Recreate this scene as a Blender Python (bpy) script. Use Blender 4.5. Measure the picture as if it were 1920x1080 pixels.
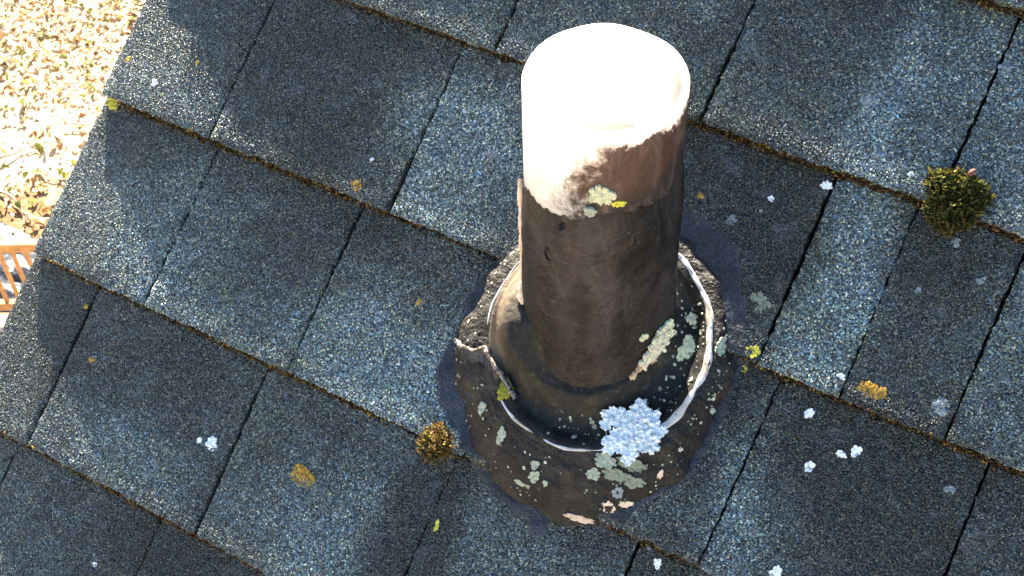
import bpy, math, random
import numpy as np
from mathutils import Matrix, Vector, noise

SUN_A, SUN_E, SKY, EXPO, GRAN = 30., .12, .05, 3.25, 600.
for _o in list(bpy.data.objects):
    bpy.data.objects.remove(_o)
SC = bpy.context.scene
COL = SC.collection
RNG = np.random.default_rng(7)
random.seed(7)

# ------------------------------------------------------------------ camera
PITCH = math.radians(36.567)                    # slope of the roof
cam_d = bpy.data.cameras.new('camera')
cam = bpy.data.objects.new('camera', cam_d)
COL.objects.link(cam)
SC.camera = cam
cam_d.sensor_width = 36
cam_d.lens = 2662.4/1920*36
cam_d.clip_start = .02
cam_d.clip_end = 400
_R = Matrix(((0.86557737547363, -0.3609548679711628, 0.34711293602519805),
             (0.5001497772307291, 0.6577540129141859, -0.5632138659792268),
             (-0.025020139970929084, 0.6611136375716092, 0.7498684890116855)))
cam.matrix_world = Matrix.Translation((0.3629975687985876, -0.7175892432981081, 0.6887901156264994)) @ _R.to_4x4()
cam_d.dof.use_dof = True
cam_d.dof.focus_distance = 1.0
cam_d.dof.aperture_fstop = 50

# ------------------------------------------------------------------ sky, sun, exposure
A, E = math.radians(SUN_A), math.radians(SUN_E)
# direction towards the sun: just under the plane of the butt edges, from upslope and left
_u, _v, _n = -math.sin(A)*math.cos(E), math.cos(A)*math.cos(E), math.sin(E)
to_sun = Vector((_u, _v*math.cos(PITCH)-_n*math.sin(PITCH), _v*math.sin(PITCH)+_n*math.cos(PITCH)))
world = bpy.data.worlds.new('World')
SC.world = world
world.use_nodes = True
nt = world.node_tree
sky = nt.nodes.new('ShaderNodeTexSky')
sky.sky_type = 'NISHITA'
sky.sun_disc = False
sky.sun_elevation = math.asin(to_sun.z)
sky.sun_rotation = math.atan2(to_sun.x, to_sun.y)
sky.air_density = 1.0
sky.dust_density = .3
sky.ozone_density = 1.6
nt.links.new(sky.outputs[0], nt.nodes['Background'].inputs[0])
nt.nodes['Background'].inputs[1].default_value = SKY
sun_d = bpy.data.lights.new('sun', 'SUN')
sun_d.energy = 5.0
sun_d.angle = math.radians(.53)
sun_d.color = (1, .88, .72)
sun = bpy.data.objects.new('sun', sun_d)
COL.objects.link(sun)
sun.rotation_euler = to_sun.to_track_quat('Z', 'Y').to_euler()
sun.location = to_sun*8
SC.view_settings.view_transform = 'Standard'
SC.view_settings.look = 'None'
SC.view_settings.exposure = EXPO
SC.view_settings.gamma = 1
SC.view_settings.use_curve_mapping = False
SC.render.engine = 'CYCLES'
SC.cycles.max_bounces = 10
SC.cycles.diffuse_bounces = 6
SC.cycles.transmission_bounces = 8
SC.cycles.use_denoising = True

# ------------------------------------------------------------------ helpers
CP, SP = math.cos(PITCH), math.sin(PITCH)
def RW(p):
    """roof millimetres (u along the courses, v upslope, z off the roof) -> world metres"""
    p = np.atleast_2d(np.asarray(p, float))*.001
    return np.stack([p[:, 0], p[:, 1]*CP-p[:, 2]*SP, p[:, 1]*SP+p[:, 2]*CP], 1)
def wloc(o):
    v = Vector((0, 0, 0))
    while o is not None:
        v += o.location; o = o.parent
    return v
def make(name, verts, faces, mat, parent=None, origin=None, smooth=False, uv=None, tris=None):
    verts = np.asarray(verts, float)
    if origin is None:
        origin = verts.mean(0)
    origin = np.asarray(origin, float)
    me = bpy.data.meshes.new(name)
    if isinstance(faces, np.ndarray):
        n, k = faces.shape; nt_ = 0 if tris is None or not len(tris) else len(tris)
        me.vertices.add(len(verts)); me.vertices.foreach_set('co', (verts-origin).astype(np.float32).ravel())
        li, ls = faces.ravel(), np.arange(n)*k
        if nt_: li = np.r_[li, tris.ravel()]; ls = np.r_[ls, n*k+np.arange(nt_)*3]
        me.loops.add(len(li)); me.loops.foreach_set('vertex_index', li.astype(np.int32))
        me.polygons.add(n+nt_); me.polygons.foreach_set('loop_start', ls.astype(np.int32))
        me.update(calc_edges=True)
    else:
        me.from_pydata([tuple(v) for v in (verts-origin)], [], faces)
    me.materials.append(mat)
    if tris is not None and len(tris):
        me.materials.append(M['granules']); me.polygons.foreach_set('material_index', np.r_[np.zeros(len(faces), np.int32), np.ones(len(tris), np.int32)])
    if uv is not None:
        l = me.uv_layers.new(name='uv')
        vi = np.empty(len(me.loops), np.int32); me.loops.foreach_get('vertex_index', vi)
        l.data.foreach_set('uv', np.asarray(uv, np.float32)[vi].ravel())
    if smooth:
        sm_ = np.ones(len(me.polygons), bool)
        if tris is not None and len(tris): sm_[len(faces):] = False
        me.polygons.foreach_set('use_smooth', sm_)
    me.update(); me.validate()
    o = bpy.data.objects.new(name, me)
    COL.objects.link(o)
    if parent is not None:
        o.parent = parent
        o.location = Vector(origin)-wloc(parent)
    else:
        o.location = Vector(origin)
    return o
def empty(name, loc, label, cat, group=None):
    o = bpy.data.objects.new(name, None)
    o.empty_display_size = .05
    COL.objects.link(o); o.location = loc
    return tag(o, label, cat, group)
def tag(o, label=None, cat=None, group=None, kind=None):
    if label: o['label'] = label
    if cat: o['category'] = cat
    if group: o['group'] = group
    if kind: o['kind'] = kind
    return o
def grid_faces(nu, nv, wrap=False):
    """quads of an nu x nv vertex grid stored row by row (nv rows of nu)"""
    i = np.arange(nu if wrap else nu-1); j = np.arange(nv-1)
    I, J = np.meshgrid(i, j)
    I, J = I.ravel(), J.ravel(); I2 = (I+1) % nu
    return np.stack([J*nu+I, J*nu+I2, (J+1)*nu+I2, (J+1)*nu+I], 1)
def box(c, s, ax=None):
    """8 corners, 6 quads; ax = three axis vectors"""
    ax = np.eye(3) if ax is None else np.asarray(ax, float)
    q = np.array([(x, y, z) for z in (-.5, .5) for y in (-.5, .5) for x in (-.5, .5)])*np.asarray(s)
    return np.asarray(c)+q@ax, [(0, 2, 3, 1), (4, 5, 7, 6), (0, 1, 5, 4), (2, 6, 7, 3), (0, 4, 6, 2), (1, 3, 7, 5)]
def fbm(x, y, s, seed=0., oct=4):
    """cheap smooth noise on arrays, about -1..1"""
    r = np.random.default_rng(int(seed*97)+5); o = 0; a = 1; t = 0
    for k in range(oct):
        for _ in range(3):
            g = r.uniform(0, 6.283); p = r.uniform(0, 6.283); f = s*(2**k)*r.uniform(.7, 1.35)
            o = o+a*np.sin((x*math.cos(g)+y*math.sin(g))*f+p+1.3*np.sin((y*math.cos(g)-x*math.sin(g))*f*.7+p*2)); t += a*.8
        a *= .55
    return o/t

# ------------------------------------------------------------------ materials
class NT:
    def __init__(s, name):
        s.m = bpy.data.materials.new(name); s.m.use_nodes = True
        s.t = s.m.node_tree; s.b = s.t.nodes['Principled BSDF']; s.out = s.t.nodes['Material Output']
        s.tc = None
    def n(s, typ, **kw):
        q = s.t.nodes.new(typ)
        for k, v in kw.items():
            if k in q.inputs.keys():
                i = q.inputs[k]
                if hasattr(v, 'is_linked') or isinstance(v, bpy.types.NodeSocket): s.t.links.new(v, i)
                else: i.default_value = v
            else: setattr(q, k, v)
        return q
    def link(s, a, b): s.t.links.new(a, b)
    def pos(s):
        if s.tc is None: s.tc = s.n('ShaderNodeNewGeometry')
        return s.tc.outputs['Position']
    def noise(s, scale, detail=3, rough=.55, vec=None, dist=0., out='Fac'):
        return s.n('ShaderNodeTexNoise', Vector=vec or s.pos(), Scale=scale, Detail=detail, Roughness=rough, Distortion=dist).outputs[out]
    def voro(s, scale, feature='F1', vec=None, rnd=1.):
        return s.n('ShaderNodeTexVoronoi', feature=feature, Vector=vec or s.pos(), Scale=scale, Randomness=rnd)
    def ramp(s, fac, stops, interp='LINEAR'):
        r = s.n('ShaderNodeValToRGB'); c = r.color_ramp; c.interpolation = interp
        while len(c.elements) < len(stops): c.elements.new(.5)
        for e, (p, v) in zip(c.elements, stops):
            e.position = p; e.color = (*v, 1) if isinstance(v, tuple) else (v, v, v, 1)
        s.link(fac, r.inputs[0]); return r.outputs[0]
    def mix(s, f, a, b, mode='MIX'):
        q = s.n('ShaderNodeMix', data_type='RGBA', blend_type=mode)
        for i, v in ((0, f), (6, a), (7, b)):
            if isinstance(v, bpy.types.NodeSocket): s.link(v, q.inputs[i])
            else: q.inputs[i].default_value = v if i == 0 else ((*v, 1) if isinstance(v, tuple) else (v, v, v, 1))
        return q.outputs[2]
    def math(s, op, a, b=0., c=0., clamp=False):
        q = s.n('ShaderNodeMath', operation=op, use_clamp=clamp)
        for i, v in enumerate((a, b, c)):
            if isinstance(v, bpy.types.NodeSocket): s.link(v, q.inputs[i])
            else: q.inputs[i].default_value = v
        return q.outputs[0]
    def bump(s, h, strength=.5, dist=.001, normal=None):
        q = s.n('ShaderNodeBump', Strength=strength, Distance=dist, Height=h)
        if normal is not None: s.link(normal, q.inputs['Normal'])
        return q.outputs[0]
    def fin(s, col=None, rough=None, nrm=None, spec=None):
        for k, v in (('Base Color', col), ('Roughness', rough), ('Normal', nrm), ('Specular IOR Level', spec)):
            if v is None: continue
            if isinstance(v, bpy.types.NodeSocket): s.link(v, s.b.inputs[k])
            else: s.b.inputs[k].default_value = (*v, 1) if isinstance(v, tuple) else v
        return s.m

def m_shingle(real=False):
    m = NT('granules' if real else 'granule_shingle')
    wob = m.n('ShaderNodeVectorMath', operation='MULTIPLY_ADD')
    m.link(m.noise(900, 1, out='Color'), wob.inputs[0]); wob.inputs[1].default_value = (.0009,)*3; m.link(m.pos(), wob.inputs[2])
    v1 = m.voro(GRAN, vec=wob.outputs[0])
    sep = m.n('ShaderNodeSeparateColor', Color=v1.outputs['Color'])
    if real:
        m.pos(); wn_ = m.n('ShaderNodeTexWhiteNoise', noise_dimensions='1D', W=m.tc.outputs['Random Per Island'])
        sep = m.n('ShaderNodeSeparateColor', Color=wn_.outputs['Color'])
    grain = m.ramp(sep.outputs[0], [(0, (.012, .0135, .0155)), (.20, (.027, .032, .037)), (.42, (.052, .060, .066)),
                                    (.64, (.084, .096, .100)), (.83, (.135, .145, .144)), (.94, (.22, .222, .205)), (1, (.38, .37, .32))])
    tint = m.ramp(sep.outputs[1], [(0, (.6, .92, 1.2)), (.3, (.8, 1.04, 1.08)), (.52, (1, 1.02, .93)), (.72, (1.3, 1.1, .72)), (.86, (.78, 1.12, .72)), (1, (1.6, 1.04, .62))])
    grain = m.mix(.85, grain, tint, 'MULTIPLY')
    # asphalt seen in the gaps between granules
    ed = v1.outputs['Distance']
    gap = m.ramp(ed if not real else m.noise(1500, 2), [(.2, .75), (.8, 1.15)]) if real else m.ramp(ed, [(0, 1.0), (.42, .92), (.72, .25), (1, .12)])
    grain = m.mix(1, grain, gap, 'MULTIPLY')
    # weathering and painted shade: pale worn areas, dark algae streaks running downslope, tone of each tab
    big = m.noise(9, 4, .6)
    mid = m.noise(38, 4, .65, dist=.4)
    fine = m.noise(140, 3, .7)
    worn = m.math('ADD', m.math('MULTIPLY', big, .9), m.math('ADD', m.math('MULTIPLY', mid, .55), m.math('MULTIPLY', fine, .35)))  # wear tone; the painted shadow streak is added to it below
    at = m.n('ShaderNodeAttribute', attribute_type='OBJECT', attribute_name='tone').outputs['Fac']
    worn = m.math('ADD', worn, m.math('MULTIPLY', m.math('SUBTRACT', at, .5), .75))
    uvn = m.n('ShaderNodeUVMap'); uvs = m.n('ShaderNodeSeparateXYZ', Vector=uvn.outputs[0])
    # each tab is darker near the butt above, paler towards its own lower edge
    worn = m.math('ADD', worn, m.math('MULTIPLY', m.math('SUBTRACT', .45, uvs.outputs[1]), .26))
    worn = m.math('ADD', worn, uvs.outputs[0])  # uv x carries worn tones and a painted shadow streak
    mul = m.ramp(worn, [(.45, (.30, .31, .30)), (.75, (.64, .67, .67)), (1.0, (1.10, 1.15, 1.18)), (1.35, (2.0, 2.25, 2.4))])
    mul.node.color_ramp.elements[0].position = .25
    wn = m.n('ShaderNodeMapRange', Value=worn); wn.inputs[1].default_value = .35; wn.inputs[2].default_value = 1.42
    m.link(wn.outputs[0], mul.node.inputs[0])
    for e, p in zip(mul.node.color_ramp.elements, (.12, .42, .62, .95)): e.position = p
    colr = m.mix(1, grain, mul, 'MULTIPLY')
    # blue-grey film where worn or pale, greenish brown film where dark, painted shadow included
    film = m.ramp(m.noise(55, 5, .7, dist=.6), [(.56, 0.), (.70, 1.)])
    colr = m.mix(m.math('MULTIPLY', film, .32), colr, (.14, .175, .205))
    grime = m.ramp(m.noise(23, 5, .65), [(.50, 0.), (.66, 1.)])
    colr = m.mix(m.math('MULTIPLY', grime, .45), colr, m.mix(1, colr, (.95, .86, .55), 'MULTIPLY'))
    h = m.ramp(ed, [(0, 1.), (.5, .8), (.85, .1), (1, 0.)])
    hh = m.math('ADD', h, m.math('MULTIPLY', sep.outputs[2], .9))
    if real: return m.fin(colr, .40, m.bump(m.noise(1800, 2), .5, .0005), .62)
    nb = m.bump(hh, 1., .0011)
    nb = m.bump(m.noise(60, 3), .35, .004, nb)
    return m.fin(colr, .78, nb, .35)

def m_simple(name, stops, scale, rough=.7, bscale=None, bdist=.001, bstr=.5, spec=.4, detail=4, dist=0.):
    m = NT(name)
    c = m.ramp(m.noise(scale, detail, .65, dist=dist), stops)
    nb = m.bump(m.noise(bscale or scale*3, 4, .6), bstr, bdist)
    return m.fin(c, rough, nb, spec)
def m_island(name, stops, rough=.7, bscale=300, bdist=.0006, spec=.3, trans=0.):
    m = NT(name)
    m.pos()
    c = m.ramp(m.tc.outputs['Random Per Island'], stops)
    c2 = m.mix(1, c, m.ramp(m.noise(bscale*.6, 4, .7), [(.3, .55), (.5, 1.), (.7, 1.3)]), 'MULTIPLY')
    nb = m.bump(m.noise(bscale, 3), .5, bdist)
    m.fin(c2, rough, nb, spec)
    if trans:
        tr = m.n('ShaderNodeBsdfTranslucent', Color=c2)
        mx = m.n('ShaderNodeMixShader'); mx.inputs[0].default_value = trans
        m.link(m.b.outputs[0], mx.inputs[1]); m.link(tr.outputs[0], mx.inputs[2]); m.link(mx.outputs[0], m.out.inputs[0])
    return m.m

M = {}
M['shingle'] = m_shingle()
M['granules'] = m_shingle(True)
M['asphalt'] = m_simple('asphalt_mat', [(.3, .004), (.7, .012)], 200, .9, spec=.15)
def m_tar():
    m = NT('roof_tar')
    c = m.ramp(m.noise(26, 5, .65, dist=.5), [(.3, (.004, .004, .004)), (.46, (.009, .0075, .0070)), (.62, (.022, .017, .014)), (.8, (.045, .036, .028))])
    sp = m.ramp(m.noise(260, 3, .6), [(.66, 0.), (.72, 1.)])
    c = m.mix(m.math('MULTIPLY', sp, .5), c, (.11, .12, .085))
    gr = m.ramp(m.noise(60, 4, .7), [(.55, 0.), (.72, 1.)])
    c = m.mix(m.math('MULTIPLY', gr, .5), c, (.035, .038, .018))
    h = m.math('ADD', m.noise(45, 4, .6), m.math('MULTIPLY', m.noise(300, 3, .6), .18))
    return m.fin(c, m.ramp(m.noise(80, 3), [(.3, .5), (.7, .85)]), m.bump(h, 1., .009), .3)
M['tar'] = m_tar()
def m_smear():
    m = NT('tar_smear_mat')
    c = m.ramp(m.noise(40, 5, .65), [(.32, (.010, .012, .016)), (.55, (.024, .028, .037)), (.75, (.045, .050, .060))])
    sp = m.ramp(m.voro(420).outputs['Distance'], [(.12, 1.), (.22, 0.)])
    c = m.mix(m.math('MULTIPLY', sp, .5), c, (.10, .12, .14))
    c = m.mix(1, c, m.ramp(m.voro(GRAN).outputs['Distance'], [(.1, 1.5), (.8, .6)]), 'MULTIPLY')
    h = m.math('ADD', m.noise(70, 4, .6), m.math('MULTIPLY', m.voro(GRAN).outputs['Distance'], .10))
    return m.fin(c, .6, m.bump(h, .8, .004), .35)
M['smear'] = m_smear()
def m_sleeve():
    m = NT('brown_coated_sleeve')
    mp = m.n('ShaderNodeMapping', Vector=m.pos()); mp.inputs['Scale'].default_value = (1, 1, .35)
    c = m.ramp(m.noise(34, 6, .68, vec=mp.outputs[0], dist=.8), [(.36, (.002, .0016, .0015)), (.46, (.008, .006, .0055)), (.56, (.021, .0155, .0145)), (.72, (.050, .040, .040))])
    gr = m.ramp(m.noise(75, 5, .7, dist=1.), [(.58, 0.), (.70, 1.)])
    c = m.mix(m.math('MULTIPLY', gr, .6), c, (.030, .026, .016))
    sp = m.ramp(m.noise(420, 2, .5), [(.70, 0.), (.75, 1.)])
    c = m.mix(m.math('MULTIPLY', sp, .45), c, (.19, .17, .13))
    h = m.math('ADD', m.noise(28, 4, .6), m.math('MULTIPLY', m.noise(240, 3, .6), .15))
    return m.fin(c, m.ramp(m.noise(60, 3), [(.3, .42), (.7, .8)]), m.bump(h, .9, .007), .32)
M['sleeve'] = m_sleeve()
def m_pvc():
    """white plastic that lets light through, with a brown stain over the front right, old tar low down"""
    m = NT('white_plastic_pipe')
    oc = m.n('ShaderNodeTexCoord').outputs['Object']
    s = m.n('ShaderNodeSeparateXYZ', Vector=oc)
    ang = m.math('ARCTAN2', s.outputs[1], s.outputs[0])       # -pi..pi, camera side near -1.1
    hgt = s.outputs[2]
    # stain edge: angle as a function of height
    edge = m.math('MULTIPLY_ADD', hgt, 6.4, -2.74)
    d = m.math('SUBTRACT', ang, edge)
    nz = m.math('ADD', m.math('SUBTRACT', m.noise(34, 5, .7, dist=.7), .5), m.math('MULTIPLY', m.math('SUBTRACT', m.noise(260, 4, .7), .5), .5))
    d = m.math('ADD', d, m.math('MULTIPLY', nz, 1.35))
    side = m.n('ShaderNodeMapRange', Value=d, interpolation_type='SMOOTHSTEP'); side.inputs[1].default_value = -.42; side.inputs[2].default_value = .38
    top = m.math('ADD', hgt, m.math('MULTIPLY', nz, .035))
    low = m.n('ShaderNodeMapRange', Value=top); low.inputs[1].default_value = .238; low.inputs[2].default_value = .228
    back = m.n('ShaderNodeMapRange', Value=ang); back.inputs[1].default_value = 1.1; back.inputs[2].default_value = .8
    st = m.math('MULTIPLY', m.math('MULTIPLY', side.outputs[0], low.outputs[0]), back.outputs[0], clamp=True)
    foot = m.n('ShaderNodeMapRange', Value=m.math('ADD', hgt, m.math('MULTIPLY', nz, .05))); foot.inputs[1].default_value = .160; foot.inputs[2].default_value = .151
    st = m.math('MAXIMUM', st, foot.outputs[0])
    # inside faces stay clean
    rr = m.math('SQRT', m.math('ADD', m.math('POWER', s.outputs[0], 2.), m.math('POWER', s.outputs[1], 2.)))
    st = m.math('MULTIPLY', st, m.math('GREATER_THAN', rr, .0485))
    mp = m.n('ShaderNodeMapping', Vector=m.pos()); mp.inputs['Scale'].default_value = (1, 1, .4)
    brown = m.ramp(m.noise(62, 6, .72, vec=mp.outputs[0], dist=.6), [(.38, (.003, .0025, .0025)), (.47, (.012, .009, .008)), (.55, (.030, .022, .019)), (.67, (.085, .062, .052))])
    gsp = m.ramp(m.noise(330, 3, .6), [(.6, 0.), (.68, 1.)])
    brown = m.mix(m.math('MULTIPLY', gsp, .4), brown, (.05, .055, .03))
    c = m.mix(st, (.88, .87, .84), brown)
    nb = m.bump(m.math('ADD', m.noise(50, 4), m.math('MULTIPLY', m.noise(500, 2), .2)), m.math('MULTIPLY_ADD', st, .5, .05), .002)
    m.fin(c, m.math('MULTIPLY_ADD', st, .25, .35), nb, .5)
    tr = m.n('ShaderNodeBsdfTranslucent', Color=m.mix(st, (.85, .82, .76), (.24, .12, .075)))
    mx = m.n('ShaderNodeMixShader'); m.link(m.math('MULTIPLY_ADD', st, -.61, .65), mx.inputs[0])
    m.link(m.b.outputs[0], mx.inputs[1]); m.link(tr.outputs[0], mx.inputs[2]); m.link(mx.outputs[0], m.out.inputs[0])
    return m.m
M['pvc'] = m_pvc()
def m_gully():
    m = NT('gully_rubber')
    oc = m.n('ShaderNodeSeparateXYZ', Vector=m.n('ShaderNodeTexCoord').outputs['Object'])
    nz = m.noise(38, 5, .65, dist=.5)
    dark = m.ramp(nz, [(.32, (.004, .004, .005)), (.46, (.010, .0095, .009)), (.56, (.024, .021, .014)), (.72, (.055, .048, .032))])
    dark = m.mix(m.math('MULTIPLY', m.ramp(m.noise(240, 4, .7), [(.56, 0.), (.68, 1.)]), .5), dark, (.07, .065, .045))
    tan = m.ramp(m.noise(50, 4, .6), [(.3, (.07, .052, .034)), (.7, (.14, .108, .072))])
    f = m.n('ShaderNodeMapRange', Value=m.math('ADD', oc.outputs[0], m.math('MULTIPLY', m.math('SUBTRACT', nz, .5), .045)))
    f.inputs[1].default_value = -.048; f.inputs[2].default_value = -.060
    c = m.mix(f.outputs[0], dark, tan)
    return m.fin(c, m.ramp(nz, [(.3, .6), (.7, .9)]), m.bump(m.math('ADD', m.noise(45, 4, .6), m.math('MULTIPLY', m.noise(300, 3), .15)), .5, .005), .25)
M['gully'] = m_gully()
def m_rim():
    m = NT('white_painted_rim')
    cr = m.ramp(m.noise(170, 4, .7, dist=1.2), [(.60, 0.), (.65, 1.)])
    c = m.mix(cr, m.ramp(m.noise(38, 4), [(.38, (.42, .34, .26)), (.5, (.50, .48, .44)), (.62, (.58, .60, .62))]), (.03, .028, .03))
    return m.fin(c, .55, m.bump(m.noise(200, 3), .4, .001), .4)
M['rim'] = m_rim()
M['lich_white'] = m_island('lichen_white', [(0, (.60, .62, .60)), (.5, (.74, .76, .74)), (1, (.84, .84, .80))], .9, 700, .0006, .2)
M['lich_big'] = m_island('lichen_pale_blue', [(0, (.62, .64, .62)), (.6, (.80, .82, .80)), (1, (.78, .76, .68))], .9, 700, .0006, .2)
M['lich_yellow'] = m_island('lichen_cream', [(0, (.38, .38, .22)), (.5, (.52, .52, .33)), (.85, (.62, .60, .42)), (1, (.48, .30, .18))], .9, 700, .0006, .2)
M['lich_green'] = m_island('lichen_grey_green', [(0, (.14, .15, .10)), (.5, (.28, .31, .23)), (.85, (.40, .41, .32)), (1, (.48, .40, .28))], .9, 700, .0006, .2)
M['lich_gray'] = m_island('lichen_grey', [(0, (.13, .15, .16)), (.6, (.20, .23, .24)), (1, (.28, .31, .31))], .9, 700, .0006, .2)
M['lich_orange'] = m_island('lichen_orange', [(0, (.24, .12, .018)), (.5, (.38, .21, .03)), (1, (.46, .28, .055))], .9, 700, .0006, .2)
M['lich_gold'] = m_island('lichen_gold', [(0, (.36, .30, .03)), (.5, (.52, .45, .05)), (1, (.60, .56, .12))], .9, 700, .0006, .2)
M['flake'] = m_island('bare_patch', [(0, (.50, .38, .27)), (1, (.66, .52, .40))], .8, 300, .0006, .2)
M['moss'] = m_island('moss_leaves', [(0, (.015, .012, .004)), (.35, (.042, .043, .010)), (.66, (.095, .098, .018)), (.88, (.20, .19, .04)), (1, (.17, .08, .03))], .8, 500, .0004, .2, .25)
M['moss_brown'] = m_island('brown_moss_leaves', [(0, (.03, .015, .005)), (.4, (.11, .08, .02)), (.75, (.24, .18, .045)), (1, (.26, .12, .035))], .8, 500, .0004, .2, .15)
M['debris'] = m_island('joint_debris', [(0, (.012, .007, .003)), (.35, (.042, .026, .012)), (.7, (.10, .058, .022)), (.9, (.17, .10, .032)), (1, (.20, .17, .04))], .95, 400, .0005, .15)
M['lip'] = m_simple('lip_painted_lit', [(.3, (.10, .075, .06)), (.6, (.30, .23, .19)), (.8, (.10, .08, .03))], 160, .8, 400, .001, .6)  # pale tan stands in for sun on the torn edge
M['bud'] = m_simple('pink_bud', [(.35, (.07, .022, .016)), (.65, (.20, .08, .055))], 500, .8)
def m_soil():
    m = NT('bare_soil')
    c = m.ramp(m.noise(1.8, 8, .65, dist=.6), [(.25, (.20, .12, .06)), (.42, (.42, .29, .16)), (.55, (.58, .46, .30)), (.75, (.70, .60, .42))])
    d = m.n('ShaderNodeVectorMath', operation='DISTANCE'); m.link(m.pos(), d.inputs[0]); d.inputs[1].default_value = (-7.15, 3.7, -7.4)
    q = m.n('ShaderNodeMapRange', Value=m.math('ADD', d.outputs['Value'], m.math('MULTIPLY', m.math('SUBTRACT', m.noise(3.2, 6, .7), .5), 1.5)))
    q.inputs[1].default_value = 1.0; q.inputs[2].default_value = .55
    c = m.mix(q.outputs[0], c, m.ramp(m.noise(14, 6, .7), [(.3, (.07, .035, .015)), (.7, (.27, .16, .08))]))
    return m.fin(c, .95, m.bump(m.noise(30, 5, .6), .8, .02), .1)
M['soil'] = m_soil()
M['leaf'] = m_island('dead_leaf', [(0, (.16, .07, .03)), (.14, (.42, .22, .09)), (.3, (.66, .48, .26)), (.6, (.78, .69, .50)), (.93, (.84, .80, .68)), (1, (.42, .42, .09))], .7, 40, .002, .3, .2)
M['twig'] = m_island('dry_twig', [(0, (.12, .08, .05)), (.6, (.30, .23, .16)), (1, (.55, .50, .42))], .85, 60, .002, .2)
M['grass'] = m_island('thin_grass', [(0, (.10, .12, .02)), (.6, (.20, .22, .05)), (1, (.40, .36, .14))], .7, 60, .001, .2, .3)
M['railwood'] = m_simple('orange_stained_wood', [(.3, (.20, .085, .022)), (.55, (.30, .145, .045)), (.8, (.36, .21, .09))], 14, .55, 120, .001, .3, .3)
M['deckwood'] = m_simple('weathered_deck_board', [(.3, (.42, .32, .22)), (.7, (.58, .48, .36))], 7, .7, 90, .002, .4, .3)
M['tarp'] = m_simple('grey_blue_tarp', [(.3, (.012, .016, .022)), (.6, (.025, .03, .038)), (.78, (.10, .105, .11))], 3, .28, 14, .02, .6, .6)
M['siding'] = m_simple('pale_siding', [(.3, (.55, .53, .48)), (.7, (.62, .60, .56))], 4, .6, 60, .001, .3)
M['drip'] = m_simple('drip_metal', [(.3, (.30, .29, .27)), (.7, (.42, .41, .39))], 12, .45, 100, .001, .2)
M['ply'] = m_simple('roof_sheathing', [(.3, (.22, .15, .08)), (.7, (.34, .25, .15))], 8, .8)
M['glass'] = m_simple('window_glass', [(.3, .02), (.7, .03)], 3, .05, spec=.6)

# ---- height of the tarred boot above the roof plane, roof millimetres ----
_T = [(-22,-212),(11,-266),(62,-299),(117,-295),(151,-267),(172,-229),(176,-195),(168,-138),(148,-106),(124,-87),(80,-76),(38,-84),(6,-112),(-19,-172)]
_a = np.array([np.arctan2(y+169, x-80) for x, y in _T]); _r = np.array([np.hypot(x-80, y+169) for x, y in _T])
_o = np.argsort(_a); _a = _a[_o]; _r = _r[_o]
_a = np.r_[_a-2*np.pi, _a, _a+2*np.pi]; _r = np.r_[_r, _r, _r]
def base_radius(th):
    return np.interp(th, _a, _r) + 1.6*np.sin(9*th+1)+1.2*np.sin(17*th)+.8*np.sin(31*th+2)
def sm(t):
    t = np.clip(t, 0, 1); return t*t*(3-2*t)
def ring_z(v): return 21-.13*(v+169)
def boot_height(u, v):
    du, dv = u-80, v+169
    r = np.hypot(du, dv); th = np.arctan2(dv, du)
    zr = ring_z(169*-1+81*np.sin(th)) 
    R = base_radius(th)
    t = np.clip((r-84)/(R-84), 0, 1)
    z = 7+(zr-7)*(1-t**1.7)
    z = z + 1.2*np.sin(u*.11+1.3*np.sin(v*.07))*np.sin(v*.13+.5)*sm((r-86)/10)
    z = np.where(r < 84, zr+1.2*np.sin(np.clip((r-75)/9, 0, 1)*np.pi), z)
    z = np.where(r < 76, zr-6.5*sm((76-r)/7), z)
    vc = -167+.742*zr*.7
    q = np.hypot(u-74, (v-vc)/1.2)-52
    A = 15+29*np.clip(-np.cos(th-.15), 0, 1)**3
    B = 9+9*np.clip(-np.cos(th), 0, 1)**2
    c = A*np.exp(-(np.clip(q, 0, 99)/B)**1.5)
    z = z+c*sm((80-r)/7)
    return z

# ================================================================== STRUCTURE
# ground far below
n = 90
gx, gy = np.meshgrid(np.linspace(-1, 1, n), np.linspace(-1, 1, n))
gx = np.sign(gx)*np.abs(gx)**2.2*180-7; gy = np.sign(gy)*np.abs(gy)**2.2*180+5
GZ = -7.4
gz = GZ+.05*fbm(gx, gy, .9, 1)+.012*fbm(gx, gy, 6, 2)
def ground_z(x, y): return GZ+.05*fbm(x, y, .9, 1)+.012*fbm(x, y, 6, 2)
tag(make('ground', np.stack([gx.ravel(), gy.ravel(), gz.ravel()], 1), grid_faces(n, n), M['soil'], smooth=True, origin=(0, 0, GZ)), kind='structure',
    label='bare sandy soil far below the roof edge')

# ------------------------------------------------------------------ the house
V_EAVE, V_RIDGE, U_L, U_R = -2150., 2574., -402., 7200.
Eh = 143.
T = 10.0
house = empty('house', RW([(3000, 0, 0)])[0]+np.array([0, 0, -7.2]), 'house whose grey asphalt shingle roof with a plumbing vent fills the picture', 'house')
# roof sheathing slab as the roof part
def slab(u0, u1, v0, v1, z0, z1):
    q = [(u, v, z) for z in (z0, z1) for v in (v0, v1) for u in (u0, u1)]
    return RW(q), [(0, 2, 3, 1), (4, 5, 7, 6), (0, 1, 5, 4), (2, 6, 7, 3), (0, 4, 6, 2), (1, 3, 7, 5)]
vv, ff = slab(U_L+12, U_R, V_EAVE, V_RIDGE, -44, -23)
roof = make('roof', vv, ff, M['ply'], house)
# drip edge under the shingles along the rake
vv, ff = slab(U_L+8, U_L+12, V_EAVE, V_RIDGE, -64, -24)
make('drip_edge', vv, ff, M['drip'], roof)
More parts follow.
